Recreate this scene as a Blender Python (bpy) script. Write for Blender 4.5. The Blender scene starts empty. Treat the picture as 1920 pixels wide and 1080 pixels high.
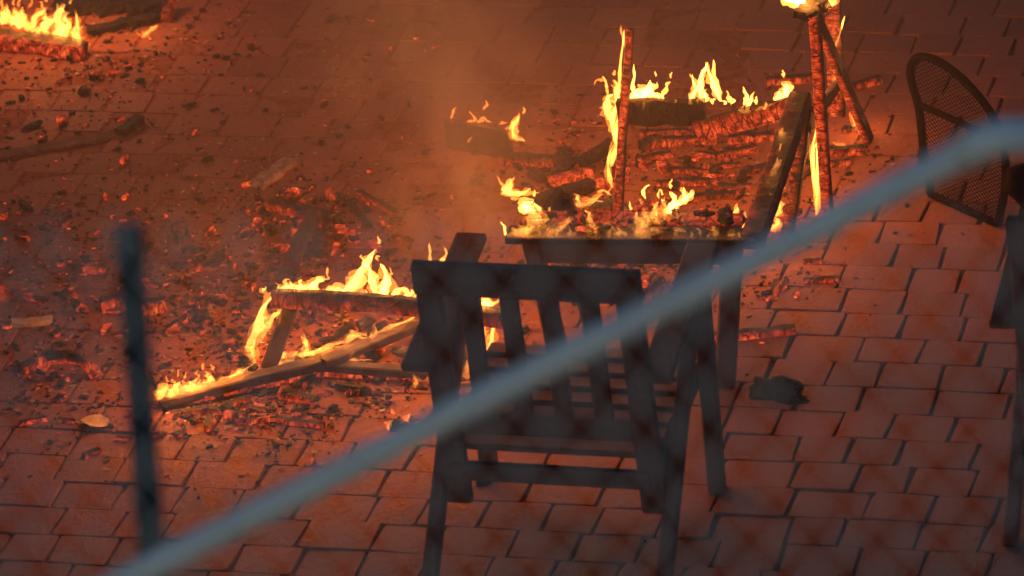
import bpy, math, random
from mathutils import Vector, Matrix
R = math.radians
random.seed(7)
scn = bpy.context.scene
COL = scn.collection
# ------------------------------------------------------------------ camera
FPX, PITCH, ROLL, CAMH = 10000.0, R(26.7), R(5.7), 6.5
C = Vector((0, 0, CAMH))
FW = Vector((0, math.cos(PITCH), -math.sin(PITCH)))
R0 = Vector((1, 0, 0)); U0 = Vector((0, math.sin(PITCH), math.cos(PITCH)))
CX = math.cos(ROLL) * R0 - math.sin(ROLL) * U0
CY = math.sin(ROLL) * R0 + math.cos(ROLL) * U0
cam = bpy.data.cameras.new('camera'); camo = bpy.data.objects.new('camera', cam); COL.objects.link(camo)
m3 = Matrix((CX, CY, -FW)).transposed()
camo.matrix_world = Matrix.Translation(C) @ m3.to_4x4()
cam.sensor_width = 36; cam.lens = FPX / 1920 * 36
cam.clip_start = 0.1; cam.clip_end = 2000
cam.dof.use_dof = True; cam.dof.focus_distance = 14.3; cam.dof.aperture_fstop = 4.3
scn.camera = camo
# ------------------------------------------------------------------ world, sun, exposure
world = bpy.data.worlds.new('World'); scn.world = world; world.use_nodes = True
wn = world.node_tree.nodes; wl = world.node_tree.links
sky = wn.new('ShaderNodeTexSky'); sky.sky_type = 'NISHITA'; sky.sun_disc = False
sky.sun_elevation = R(3.0); sky.sun_rotation = R(200); sky.dust_density = 0.6; sky.ozone_density = 3.0; sky.air_density = 1.0
wl.new(sky.outputs[0], wn['Background'].inputs[0]); wn['Background'].inputs[1].default_value = 0.145
sun = bpy.data.lights.new('sun', 'SUN'); sun.energy = 0.04; sun.angle = R(14); sun.color = (1, .8, .62)
suno = bpy.data.objects.new('sun', sun); COL.objects.link(suno)
suno.rotation_euler = (R(80), 0, R(-20)); suno.location = (0, 0, 20)
vs = scn.view_settings
vs.view_transform = 'Standard'; vs.look = 'None'; vs.gamma = 1; vs.exposure = 0; vs.use_curve_mapping = False
cy = scn.cycles
cy.use_denoising = True; cy.denoiser = 'OPENIMAGEDENOISE'
cy.use_adaptive_sampling = True; cy.adaptive_threshold = .03; cy.adaptive_min_samples = 16
cy.max_bounces = 4; cy.diffuse_bounces = 2; cy.glossy_bounces = 2; cy.transparent_max_bounces = 24
cy.volume_bounces = 0; cy.volume_step_rate = 6.0; cy.volume_max_steps = 24
cy.sample_clamp_indirect = 3.0; cy.caustics_reflective = False; cy.caustics_refractive = False

# ------------------------------------------------------------------ pixel helpers (1920x1080 photo pixels -> rays)
def ray(x, y): return FW + CX * ((x - 960) / FPX) - CY * ((y - 540) / FPX)
def at(x, y, z=0.0):
    d = ray(x, y); return C + d * ((z - CAMH) / d.z)
def proj(P):
    v = Vector(P) - C; k = FPX / v.dot(FW); return 960 + v.dot(CX) * k, 540 - v.dot(CY) * k
def onplane(x, y, P0, n):
    d = ray(x, y); return C + d * ((Vector(P0) - C).dot(n) / d.dot(n))
UPX = Vector((math.cos(R(17)), -math.sin(R(17)), 0))        # courtyard axes: along the paver rows ...
UPY = Vector((math.sin(R(17)), math.cos(R(17)), 0))         # ... and across them
Z = Vector((0, 0, 1))

# ------------------------------------------------------------------ materials
class NT:
    def __init__(s, name):
        s.m = bpy.data.materials.new(name); s.m.use_nodes = True
        s.n = s.m.node_tree.nodes; s.l = s.m.node_tree.links
        s.p = s.n['Principled BSDF']; s.out = s.n['Material Output']
    def node(s, t, **kw):
        x = s.n.new('ShaderNode' + t)
        for k, v in kw.items(): setattr(x, k, v)
        return x
    def put(s, sock, v):
        if hasattr(v, 'is_linked') or isinstance(v, bpy.types.NodeSocket): s.l.new(v, sock)
        else: sock.default_value = v
    def math(s, op, a, b=0.0, c=None, clamp=False):
        x = s.node('Math', operation=op); x.use_clamp = clamp
        s.put(x.inputs[0], a); s.put(x.inputs[1], b)
        if c is not None: s.put(x.inputs[2], c)
        return x.outputs[0]
    def noise(s, vec, scale, detail=3, rough=.55, dist=0):
        x = s.node('TexNoise'); s.put(x.inputs['Vector'], vec)
        x.inputs['Scale'].default_value = scale; x.inputs['Detail'].default_value = detail
        x.inputs['Roughness'].default_value = rough; x.inputs['Distortion'].default_value = dist
        return x.outputs['Fac']
    def ramp(s, fac, stops):
        x = s.node('ValToRGB'); s.put(x.inputs[0], fac); e = x.color_ramp.elements
        while len(e) < len(stops): e.new(.5)
        for i, (p, c) in enumerate(stops):
            e[i].position = p; e[i].color = (*c, 1) if len(c) == 3 else c
        return x.outputs[0]
    def step(s, v, a, b):
        x = s.node('MapRange', interpolation_type='SMOOTHSTEP'); s.put(x.inputs[0], v)
        x.inputs[1].default_value = a; x.inputs[2].default_value = b
        return x.outputs[0]
    def mix(s, f, a, b):
        x = s.node('Mix', data_type='RGBA'); s.put(x.inputs[0], f)
        for k, v in ((6, a), (7, b)):
            if isinstance(v, tuple): x.inputs[k].default_value = (*v, 1)
            else: s.l.new(v, x.inputs[k])
        return x.outputs[2]
    def bump(s, h, strength, dist):
        x = s.node('Bump'); x.inputs['Strength'].default_value = strength; x.inputs['Distance'].default_value = dist
        s.l.new(h, x.inputs['Height']); s.l.new(x.outputs[0], s.p.inputs['Normal'])
    def coord(s, k='Object'): return s.node('TexCoord').outputs[k]
    def pos(s): return s.node('NewGeometry').outputs['Position']
    def attr(s, name): return s.node('Attribute', attribute_name=name)
    def rnd(s):
        a = s.node('ObjectInfo').outputs['Random']; b = s.node('NewGeometry').outputs['Random Per Island']
        return s.math('FRACT', s.math('ADD', a, b))
    def base(s, col, rough=.8, spec=.3, metal=0.0):
        s.put(s.p.inputs['Base Color'], (*col, 1) if isinstance(col, tuple) else col)
        s.put(s.p.inputs['Roughness'], rough); s.p.inputs['Specular IOR Level'].default_value = spec
        s.p.inputs['Metallic'].default_value = metal

M = {}
def mat_paver():
    t = NT('paver'); g = t.pos(); r = t.rnd()
    c = t.ramp(r, [(0, (.17, .049, .026)), (.3, (.215, .063, .033)), (.65, (.25, .072, .037)), (1, (.205, .068, .041))])
    n1 = t.noise(g, 9, 5, .6); n2 = t.noise(g, 150, 3, .6); n3 = t.noise(g, 2.0, 4, .6)
    c = t.mix(t.math('MULTIPLY', t.step(n1, .45, .75), .45), c, (.16, .055, .04))
    c = t.mix(t.math('MULTIPLY', t.step(n2, .55, .75), .35), c, (.36, .15, .11))
    c = t.mix(t.math('MULTIPLY', t.step(n3, .52, .7), .35), c, (.19, .095, .07))
    c = t.mix(t.math('MULTIPLY', t.step(t.noise(g, 62, 5, .75), .56, .68), .75), c, (.07, .028, .018))
    c = t.mix(t.math('MULTIPLY', t.step(t.noise(g, 24, 5, .7), .55, .72), .4), c, (.13, .045, .028))
    t.base(c, .82, .25)
    h = t.math('ADD', t.math('MULTIPLY', n2, .4), t.noise(g, 45, 4, .65))
    t.bump(h, .9, .005); return t.m
def mat_sand():
    t = NT('joint_sand'); g = t.pos(); n = t.noise(g, 60, 4)
    t.base(t.ramp(n, [(.3, (.05, .021, .013)), (.7, (.15, .06, .036))]), .95, .1); t.bump(t.noise(g, 160, 3), .8, .006); return t.m
def mat_wood():
    t = NT('dark_stained_wood'); g = t.attr('cr').outputs['Vector']
    mp = t.node('Mapping'); t.l.new(g, mp.inputs[0]); mp.inputs['Scale'].default_value = (6, 70, 70)
    n = t.noise(mp.outputs[0], 1.0, 5, .6)
    c = t.ramp(n, [(.3, (.080, .030, .020)), (.7, (.150, .058, .038))])
    t.base(c, .75, .15); t.bump(n, .25, .002); return t.m
def mat_char(name, heat, cell=26.0, ashy=.25, strength=1.0):
    """charred wood: black alligator blocks; the cracks and the hot side glow."""
    t = NT(name); g = t.attr('cr').outputs['Vector']; w = t.pos(); hot = t.attr('hotness').outputs['Fac']
    mp = t.node('Mapping'); t.l.new(g, mp.inputs[0]); mp.inputs['Scale'].default_value = (1.0, .30, .30)
    nz = t.node('TexNoise'); t.l.new(w, nz.inputs['Vector']); nz.inputs['Scale'].default_value = 22
    ad = t.node('VectorMath', operation='MULTIPLY_ADD'); t.l.new(nz.outputs['Color'], ad.inputs[0]); ad.inputs[1].default_value = (.009,) * 3; t.l.new(mp.outputs[0], ad.inputs[2])
    v = t.node('TexVoronoi', feature='DISTANCE_TO_EDGE'); v.inputs['Scale'].default_value = cell; t.l.new(ad.outputs[0], v.inputs['Vector'])
    blk = t.step(v.outputs[0], .0, .075); mott = t.step(t.noise(w, 42, 5, .7), .30, .68)
    n = t.noise(w, 11, 6, .75); fine = t.noise(w, 120, 4, .7)
    ash = t.math('MULTIPLY', t.step(t.noise(w, 34, 4, .7), .5, .7), ashy)
    c = t.mix(ash, (.010, .008, .008), (.16, .12, .10)); t.base(c, .85, .25)
    t.bump(t.math('ADD', t.math('MULTIPLY', blk, 1.2), t.math('MULTIPLY', fine, .5)), 0.55, .005)
    e = t.math('MULTIPLY', t.step(t.math('ADD', t.math('MULTIPLY', n, .75), t.math('MULTIPLY', hot, .65)), 1.05 - heat * .62, 1.42 - heat * .62), t.math('ADD', t.math('MULTIPLY', blk, .85), .08))
    e = t.math('MULTIPLY', e, t.math('ADD', t.math('MULTIPLY', mott, .95), .12))
    e = t.math('MULTIPLY', e, t.math('ADD', t.math('MULTIPLY', fine, 1.4), .12))
    t.l.new(t.ramp(e, [(0, (.5, .02, .005)), (.35, (.85, .045, .010)), (.75, (1, .10, .022)), (1, (1, .24, .06))]), t.p.inputs['Emission Color'])
    t.l.new(t.math('MULTIPLY', e, strength), t.p.inputs['Emission Strength']); t.m.cycles.emission_sampling = 'NONE'; return t.m
def mat_ash():
    t = NT('ash'); w = t.pos(); r = t.rnd(); n = t.noise(w, 90, 4, .7)
    c = t.ramp(r, [(0, (.012, .010, .010)), (.22, (.06, .04, .03)), (.5, (.26, .15, .09)), (1, (.50, .34, .22))])
    t.base(t.mix(t.math('MULTIPLY', n, .6), c, (.05, .035, .03)), .95, .1); return t.m
def mat_simple(name, col, rough, spec=.3, metal=0.0, vary=.35, scale=40, bump=.2):
    t = NT(name); w = t.coord('Object'); n = t.noise(w, scale, 5, .65)
    d = tuple(x * (1 - vary) for x in col); l = tuple(min(1, x * (1 + vary)) for x in col)
    t.base(t.ramp(n, [(.3, d), (.7, l)]), rough, spec, metal); t.bump(n, bump, .002); return t.m
def mat_flame(name, col, strength):
    m = bpy.data.materials.new(name); m.use_nodes = True; nt = m.node_tree
    for x in list(nt.nodes): nt.nodes.remove(x)
    o = nt.nodes.new('ShaderNodeOutputMaterial'); e = nt.nodes.new('ShaderNodeEmission')
    e.inputs[0].default_value = (*col, 1); e.inputs[1].default_value = strength
    nt.links.new(e.outputs[0], o.inputs['Volume']); return m
M['paver'] = mat_paver(); M['sand'] = mat_sand(); M['wood'] = mat_wood()
M['char_hot'] = mat_char('charred_wood_glowing', .80, 52, .2, 1.25)
M['char_warm'] = mat_char('charred_wood_warm', .50, 52, .25, 1.0)
M['char_cold'] = mat_char('charred_wood_cold', .10, 50, .12, .8)
M['char_stick'] = mat_char('charred_stick', .66, 60, .35, 1.15)
M['ember_hot'] = mat_char('ember_hot', 1.05, 110, .25, 1.5)
M['ember_mid'] = mat_char('ember_mid', .75, 110, .4, .9)
M['ember_low'] = mat_char('ember_low', .42, 110, .6, .6)
M['ash'] = mat_ash()
M['galv'] = mat_simple('galvanised_steel', (.70, .91, .95), .5, .5, 0, .15, 14, .1)
M['wire'] = mat_simple('galvanised_wire', (.72, .88, .92), .55, .5, 0, .2, 30, .1)
M['postg'] = mat_simple('dark_green_paint', (.018, .028, .028), .5, .4, 0, .3, 20, .1)
M['cap_skylit'] = mat_simple('green_paint_skylit_tint', (.10, .14, .14), .5, .4, 0, .3, 20, .1)  # sky light on the post top, put into a paler cap colour
M['blackm'] = mat_simple('black_painted_metal', (.006, .005, .005), .9, .0, 0, .3, 60, .1)
M['soot'] = mat_simple('melted_black_plastic', (.008, .008, .009), .8, .15, 0, .5, 50, .6)
M['leaf'] = mat_simple('dry_leaf', (.55, .32, .12), .7, .3, 0, .35, 60, .5)
M['splinter'] = mat_simple('pale_split_wood', (.38, .22, .10), .75, .25, 0, .4, 50, .4)
M['plank'] = mat_simple('scorched_plank', (.036, .021, .016), .85, .25, 0, .6, 26, .5)
M['dust'] = mat_simple('dusty_scorched_wood', (.10, .045, .03), .9, .15, 0, .6, 30, .5)
M['ashwood'] = mat_simple('ash_covered_wood', (.24, .14, .09), .9, .15, 0, .6, 45, .6)
M['cloth'] = mat_simple('dark_brown_cloth', (.06, .026, .018), .95, .1, 0, .25, 30, .3)
M['fl1'] = mat_flame('flame_core', (1, .40, .065), 6.6)
M['fl2'] = mat_flame('flame_body', (1, .37, .055), 5.6)
M['fl3'] = mat_flame('flame_thin', (1, .31, .045), 3.4)

M['fl4'] = mat_flame('flame_halo', (1, .28, .035), 2.0)
# ------------------------------------------------------------------ mesh helpers
def mesh(name, V, F, mat, cr=None, heat=None, smooth=False):
    me = bpy.data.meshes.new(name); me.from_pydata([tuple(v) for v in V], [], F)
    if cr is not None:
        a = me.attributes.new('cr', 'FLOAT_VECTOR', 'POINT'); a.data.foreach_set('vector', [x for c in cr for x in c])
    if heat is not None:
        a = me.attributes.new('hotness', 'FLOAT', 'POINT'); a.data.foreach_set('value', list(heat))
    if smooth: me.polygons.foreach_set('use_smooth', [True] * len(me.polygons))
    me.materials.append(mat); me.update(); return me
def link(name, me, parent=None, loc=(0, 0, 0)):
    o = bpy.data.objects.new(name, me); COL.objects.link(o); o.location = loc
    if parent: o.parent = parent
    return o
def tag(o, label, cat, group=None, kind=None):
    if label: o['label'] = label
    if cat: o['category'] = cat
    if group: o['group'] = group
    if kind: o['kind'] = kind
    return o
def thing(name, label, cat, loc, rz=0.0, group=None):
    o = bpy.data.objects.new(name, None); COL.objects.link(o); o.location = loc; o.rotation_euler = (0, 0, rz); o.empty_display_size = .1
    return tag(o, label, cat, group)
def beam(a, b, w, t, up=Z, seg=1, jit=0.0, ch=.16, hot=None, bow=0.0, taper=(1, 1)):
    """bar from a to b, width w across `up`, thickness t along `up`, chamfered edges"""
    a, b = Vector(a), Vector(b); ax = (b - a); L = ax.length; ax.normalize()
    s = ax.cross(Vector(up)); s = s.normalized() if s.length > 1e-4 else ax.orthogonal().normalized()
    u = s.cross(ax).normalized(); c = min(w, t) * ch
    sec = [(-w/2 + c, -t/2), (w/2 - c, -t/2), (w/2, -t/2 + c), (w/2, t/2 - c), (w/2 - c, t/2), (-w/2 + c, t/2), (-w/2, t/2 - c), (-w/2, -t/2 + c)]
    V, F, cr, ht = [], [], [], []
    per = 0; pers = []
    for k in range(8):
        pers.append(per); q = sec[(k + 1) % 8]; per += math.hypot(q[0] - sec[k][0], q[1] - sec[k][1])
    for i in range(seg + 1):
        f = i / seg; k2 = taper[0] + (taper[1] - taper[0]) * f
        o = a + ax * (L * f) + u * (bow * math.sin(math.pi * f))
        if jit and 0 < i < seg: o = o + s * random.gauss(0, jit * w * .3)
        for k, (x, y) in enumerate(sec):
            j = 1 + (random.uniform(-jit, jit) if jit else 0)
            p = o + s * (x * k2 * j) + u * (y * k2 * j)
            if jit and i in (0, seg): p = p + ax * random.uniform(-jit, jit) * w
            V.append(p); cr.append((L * f, pers[k], 0))
            h = .5
            if hot is not None:
                nrm = (s * (x / w) + u * (y / t)).normalized(); h = max(0, min(1, .45 + .75 * nrm.dot(hot)))
            ht.append(h)
    for i in range(seg):
        for k in range(8):
            k1 = (k + 1) % 8; F.append((i*8 + k, i*8 + k1, i*8 + 8 + k1, i*8 + 8 + k))
    F.append(tuple(range(7, -1, -1))); F.append(tuple(seg*8 + k for k in range(8)))
    return V, F, cr, ht
def beam_obj(name, mat, parent, *args, **kw):
    V, F, cr, ht = beam(*args, **kw)
    return link(name, mesh(name, V, F, M[mat], cr, ht), parent)
def wbeam(name, mat, parent, a, b, *args, **kw):        # world coordinates under an unrotated thing
    o = Vector(parent.location) if parent else Vector()
    return beam_obj(name, mat, parent, Vector(a) - o, Vector(b) - o, *args, **kw)
def tube(path, rad, n=8, closed=False, caps=True):
    P = [Vector(p) for p in path]; V, F = [], []; N = len(P); prev = None
    for i in range(N):
        d = (P[(i + 1) % N] - P[i - 1]) if (closed or 0 < i < N - 1) else (P[1] - P[0] if i == 0 else P[-1] - P[-2])
        d.normalize()
        s = prev - d * prev.dot(d) if prev else d.orthogonal()
        s.normalize(); prev = s; u = d.cross(s); r = rad[i] if isinstance(rad, (list, tuple)) else rad
        for k in range(n):
            a = 2 * math.pi * k / n; V.append(P[i] + s * (r * math.cos(a)) + u * (r * math.sin(a)))
    for i in range(N if closed else N - 1):
        j = (i + 1) % N
        for k in range(n):
            k1 = (k + 1) % n; F.append((i*n + k, i*n + k1, j*n + k1, j*n + k))
    if caps and not closed:
        F.append(tuple(range(n - 1, -1, -1))); F.append(tuple((N - 1)*n + k for k in range(n)))
    return V, F
def join(parts):
    V, F, cr, ht = [], [], [], []
    for p in parts:
        o = len(V); V += list(p[0]); F += [tuple(i + o for i in f) for f in p[1]]
        if len(p) > 2: cr += p[2]; ht += p[3]
    return V, F, cr, ht

# ------------------------------------------------------------------ the setting: paved courtyard
S = 200
ground = link('ground', mesh('ground', [(-S, -S, -.006), (S, -S, -.006), (S, S, -.018), (-S, S, -.006)], [(0, 1, 2, 3)], M['sand']))
ground['kind'] = 'structure'
def paver_mesh(w, d, rs):
    rn = random.Random(rs); V, F = [], []
    def ring(z, ins, cc):
        x, y = w/2 - ins, d/2 - ins * .45; c = cc
        pts = [(-x + c, -y), (x - c, -y), (x, -y + c), (x, y - c), (x - c, y), (-x + c, y), (-x, y - c), (-x, -y + c)]
        return pts, z
    jit = [(rn.uniform(-.0035, .0035), rn.uniform(-.003, .003)) for _ in range(8)]
    for z, ins, cc in ((-.05, 0, .008), (-.008, 0, .006), (-.0014, .0010, .0065), (0, .0038, .008)):
        pts, zz = ring(z, ins, cc)
        for k, (x, y) in enumerate(pts): V.append((x + jit[k][0], y + jit[k][1], zz + (rn.uniform(-.0008, .0008) if z == 0 else 0)))
    for i in range(3):
        for k in range(8):
            k1 = (k + 1) % 8; F.append((i*8 + k, i*8 + k1, i*8 + 8 + k1, i*8 + 8 + k))
    V.append((0, 0, .0008))
    for k in range(8): F.append((24 + k, 24 + (k + 1) % 8, 32))
    return V, F
ROW = .136; WID = [.132, .162, .192]
PV = {w: [paver_mesh(w - .0085, ROW - .002, int(w * 1000) + i) for i in range(5)] for w in WID}
PM = {w: [mesh('paver', V, F, M['paver'], smooth=False) for V, F in PV[w]] for w in WID}
rp = random.Random(21); pav = []
O0 = at(1690, 900)
for j in range(-12, 34):
    x = -3.4 + rp.uniform(0, .2)
    while x < 2.6:
        w = rp.choices(WID, (2, 4, 3))[0]
        c = O0 + UPX * (x + w/2) + UPY * (j * ROW)
        px, py = proj(c); s = FPX / (c - C).dot(FW)
        pav.append((c, w, rp.randrange(5), rp.gauss(0, .0016), rp.gauss(0, R(.7)), rp.gauss(0, R(.5)), rp.gauss(0, R(.7)), rp.random() < .5, px, py, s * s * w))
        x += w
inside = sorted([p for p in pav if -40 < p[8] < 1960 and -20 < p[9] < 1105], key=lambda p: -p[10])
own = set(id(p) for p in inside[:300]); rest = []
for p in pav:
    c, w, k, dz, rx, ry, rz, flip, *_ = p
    mt = Matrix.Translation(c + Z * dz) @ Matrix.Rotation(-R(17) + rz + (math.pi if flip else 0), 4, 'Z') @ Matrix.Rotation(rx, 4, 'X') @ Matrix.Rotation(ry, 4, 'Y')
    if id(p) in own:
        o = link('paver', PM[w][k], ground); o.matrix_local = mt
    else:
        V, F = PV[w][k]; rest.append(([mt @ Vector(v) for v in V], F))
V, F, _, _ = join(rest); o = link('paver_field', mesh('paver_field', V, F, M['paver']), ground); o['kind'] = 'stuff'

rd = random.Random(4); V, F = [(0, 0, 0)], []; dc = at(400, 330)
for i in range(40):
    a = 6.283 * i / 40; r = 1 + rd.uniform(-.12, .12); V.append((1.75 * r * math.cos(a), (2.35 if i < 20 else 1.28) * r * math.sin(a), 0))
for i in range(40): F.append((0, 1 + i, 1 + (i + 1) % 40))
V = [(dc.x + x, dc.y + y, -.0019) for x, y, z in V]
M['dustfill'] = mat_simple('brick_dust', (.175, .052, .029), .95, .1, 0, .45, 30, .5)
tag(link('joint_dust', mesh('joint_dust', V, F, M['dustfill'])), 'brick dust and ash filling the paver joints around the fires', 'dust', kind='stuff')

# ------------------------------------------------------------------ wooden slatted lounge chair (local: +y = the way it faces, origin between the front feet)
def chair_parts(t, mat='wood', only=None, hot=None, jit=0.0, seg=1, sx=1, lean=(0, 0)):
    """inverted-V side frames, armrests, slatted back and seat"""
    hl = Vector(hot) if hot else None
    def bm(key, name, a, b, w, th, up=Z, parent=None, m=None):
        if only is not None and key not in only: return None
        if hl is not None: w, th = w * .72, th * .72
        if hl is not None: kw = dict(seg=max(seg, 8), jit=jit, hot=hl)
        else: kw = dict(seg=seg, jit=jit)
        return beam_obj(name, m or mat, parent or t, a, b, w, th, up, **kw)
    fy = Vector((0, 1, 0)); A = -.5; res = {}
    for s, n in ((-1, 'L'), (1, 'R')):
        x = .297 * s
        res['front' + n] = bm('front' + n, 'front_leg', (x, -.005, 0), (x, -.005, .642), .038, .055, fy)
        res['rear' + n] = bm('rear' + n, 'rear_leg', (x - .002*s, -.565, 0), (x - .002*s, -.03, .625), .034, .05, fy)
        res['arm' + n] = bm('arm' + n, 'armrest', (x, -.475, .560), (x, .045, .655), .078, .024)
        res['side' + n] = bm('side' + n, 'seat_side_rail', (x - .034*s, -.40, .262), (x - .034*s, .02, .322), .026, .05)
        res['stile' + n] = bm('stile' + n, 'back_stile', (.248*s, -.395, .155), (.248*s, -.468, .800), .062, .032, fy)
    bm('toprail', 'top_rail', (-.28, -.4695, .805), (.28, -.4695, .805), .036, .085, Vector((0, -.1, 1)))
    bm('lowrail', 'lower_rail', (-.216, -.424, .395), (.216, -.424, .395), .026, .06, Vector((0, -.1, 1)))
    for i in range(4):
        x = -.15 + .1 * i; bm('slat', 'back_slat', (x, -.4275, .42), (x, -.466, .765), .046, .018, fy)
    bm('frontrail', 'seat_front_rail', (-.272, .012, .312), (.272, .012, .312), .026, .07)
    bm('rearrail', 'seat_rear_rail', (-.25, -.425, .255), (.25, -.425, .255), .03, .045)
    for i in range(7):
        y = -.375 + .062 * i; bm('seatslat', 'seat_slat', (-.265, y, .293 + .145 * (y + .40) + .012), (.265, y, .293 + .145 * (y + .40) + .012), .055, .018)
    bm('stretch', 'stretcher', (-.278, -.30, .27), (.278, -.30, .27), .03, .03)
O1 = (at(920, 890) + at(1345, 915)) / 2
ch1 = thing('wooden_chair', 'unburnt dark wooden slat-back armchair standing behind the diagonal pipe, back to the fence', 'chair', O1, -R(18), 'slatted wooden armchairs')
chair_parts(ch1)
# second one: parts are copies, standing to the right, mostly out of the frame
def copy_thing(src, loc, rz, label):
    r = src.copy(); COL.objects.link(r); r.location = loc; r.rotation_euler = (0, 0, rz); r['label'] = label
    for c in list(src.children):
        d = c.copy(); COL.objects.link(d); d.parent = r
    return r
d5 = at(757 + 1088, 693 - 82, .507) - at(757, 693, .507)
ch5 = copy_thing(ch1, Vector(O1) + Vector((d5.x, d5.y, 0)), -R(17), 'dark wooden armchair carrying a brown cloth bundle, beside the metal mesh chair back')

# ------------------------------------------------------------------ burning armchair facing this way (right)
fl3, fr3 = at(1157, 415), at(1557, 430)
O3 = (fl3 + fr3) / 2; a3 = math.atan2(fr3.y - fl3.y, fr3.x - fl3.x)
ch3 = thing('burning_armchair', 'burning wooden armchair skeleton with glowing cracked legs, standing beyond the low table', 'chair', O3, a3 + math.pi, 'slatted wooden armchairs')
lm = Matrix.Rotation(-(a3 + math.pi), 3, 'Z')
hotw = Vector((-.85, -.5, .1)).normalized()
hotl = lm @ hotw
chair_parts(ch3, 'char_hot', only={'frontL', 'rearL', 'stileL', 'sideL'}, hot=hotl, jit=.05)
def b3(name, mat, a, b, w, t, up=Z, **kw):
    i = Matrix.Rotation(-(a3 + math.pi), 3, 'Z'); kw.setdefault('hot', hotl); kw.setdefault('seg', 9); kw.setdefault('jit', .10)
    return beam_obj(name, mat, ch3, i @ (Vector(a) - O3), i @ (Vector(b) - O3), w, t, i @ Vector(up), **kw)
# left front leg has burnt loose and leans
stick_top = onplane(1187, 42, at(1157, 415), FW.cross(CX).cross(CX) * -1) if False else at(1157, 415) + UPX * .085 + Z * .585
b3('front_leg', 'char_hot', at(1157, 418), stick_top, .027, .030, UPY, taper=(1.05, .75))
# front seat rail: left part black, right half broken down and glowing
ra, rb = fl3 + Z * .335 + UPX * .03, fl3.lerp(fr3, .46) + Z * .345
b3('seat_front_rail', 'char_cold', ra, rb, .024, .075, Z, hot=Vector((0, 0, -1)))
b3('seat_front_rail', 'char_hot', fl3.lerp(fr3, .42) + Z * .295 - UPY * .02, fl3.lerp(fr3, .86) + Z * .375 - UPY * .02, .022, .06, Z, hot=lm @ Vector((0, -.7, -.5)))
# stub of the right armrest on the leg top
b3('armrest', 'char_cold', fr3 + Z * .648 - UPY * .015 - UPX * .035, fr3 + Z * .652 + UPY * .07, .062, .034, Z, jit=.2, taper=(.8, 1))
# leaning inner leg
b3('loose_leg', 'char_warm', at(1479, 434), at(1479, 434) + UPX * .075 + Z * .375, .034, .045, UPY)

# ------------------------------------------------------------------ low table with its top burnt away
TZ = .45
nl, nr = at(950, 446, TZ), at(1410, 450, TZ)
tx = (nr - nl); tx.z = 0; TL = tx.length; tx.normalize(); ty = Vector((-tx.y, tx.x, 0))
tb = thing('low_table', 'low dark wooden table with burning coals along its charred near edge', 'table', ((nl + nr) / 2) * 1 - Z * TZ)
def T(x, y, z): return Vector((nl.x, nl.y, 0)) + tx * x + ty * y + Z * z
wbeam('apron', 'wood', tb, T(.05, .03, TZ - .052), T(TL - .05, .03, TZ - .052), .022, .062)
for i, (y0, w, x0, x1) in enumerate(((.035, .075, -.005, TL + .005), (.118, .07, .02, TL * .93), (.197, .06, .30, TL * .60))):
    wbeam('top_plank', 'char_cold' if i == 0 else 'char_warm', tb, T(x0, y0, TZ - .009 + .003 * (i > 0)), T(x1, y0, TZ - .009), w, .020, Z, seg=12, jit=.0 if i == 0 else .12, hot=Vector((0, 0, 1)))
for x, dx in ((.055, .055), (TL - .055, -.055)):
    wbeam('leg', 'wood', tb, T(x + dx, .05, 0), T(x, .03, TZ - .02), .052, .04, ty)
for x, dx in ((.06, .05),):
    wbeam('leg', 'char_cold', tb, T(x + dx, .40, 0), T(x, .42, TZ - .09), .045, .04, ty, seg=8, jit=.08)
wbeam('side_apron', 'char_cold', tb, T(.04, .06, TZ - .05), T(.05, .42, TZ - .09), .022, .05, Z, seg=8, jit=.08)

# heavy charred board leaning from the table edge to the burning chair
bd = thing('charred_board', 'thick charred board leaning from the table corner up to the burning armchair', 'board', at(1418, 440, 0))
wbeam('plank', 'char_warm', bd, at(1412, 452, .44), at(1500, 186, .40), .062, .045, Z, seg=16, jit=.05, hot=Vector((-.4, -.2, .35)))

# ------------------------------------------------------------------ collapsed burning chair, left
cl = thing('collapsed_chair', 'collapsed burning wooden chair lying among embers, flames along its rails', 'chair', at(560, 690))
hotd = Vector((.1, -.8, -.4))
wbeam('top_rail', 'char_warm', cl, at(513, 560, .19), at(945, 598, .19), .026, .052, Z, seg=18, jit=.05, hot=hotd, bow=.012)
wbeam('leg', 'plank', cl, at(503, 692, .012), at(548, 566, .18), .042, .024, Vector((.2, 1, 0)), seg=4, jit=.05)
wbeam('leg', 'plank', cl, at(868, 715, .012), at(850, 590, .17), .036, .03, Vector((.2, 1, 0)), seg=4, jit=.05)
wbeam('side_rail', 'plank', cl, at(300, 752, .018), at(604, 680, .055), .046, .026, Z, seg=10, jit=.07)
wbeam('side_rail', 'plank', cl, at(604, 680, .052), at(800, 603, .05), .044, .024, Z, seg=8, jit=.07)
wbeam('cross_rail', 'plank', cl, at(590, 684, .03), at(800, 700, .03), .036, .024, Z, seg=8, jit=.07)
wbeam('cross_rail', 'char_hot', cl, at(330, 752, .008), at(590, 700, .01), .03, .02, Z, seg=10, jit=.15, hot=Vector((0, -.9, 0)))
wbeam('cross_rail', 'char_hot', cl, at(592, 698, .01), at(780, 706, .01), .022, .02, Z, seg=10, jit=.15, hot=Vector((0, -.9, 0)))

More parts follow.
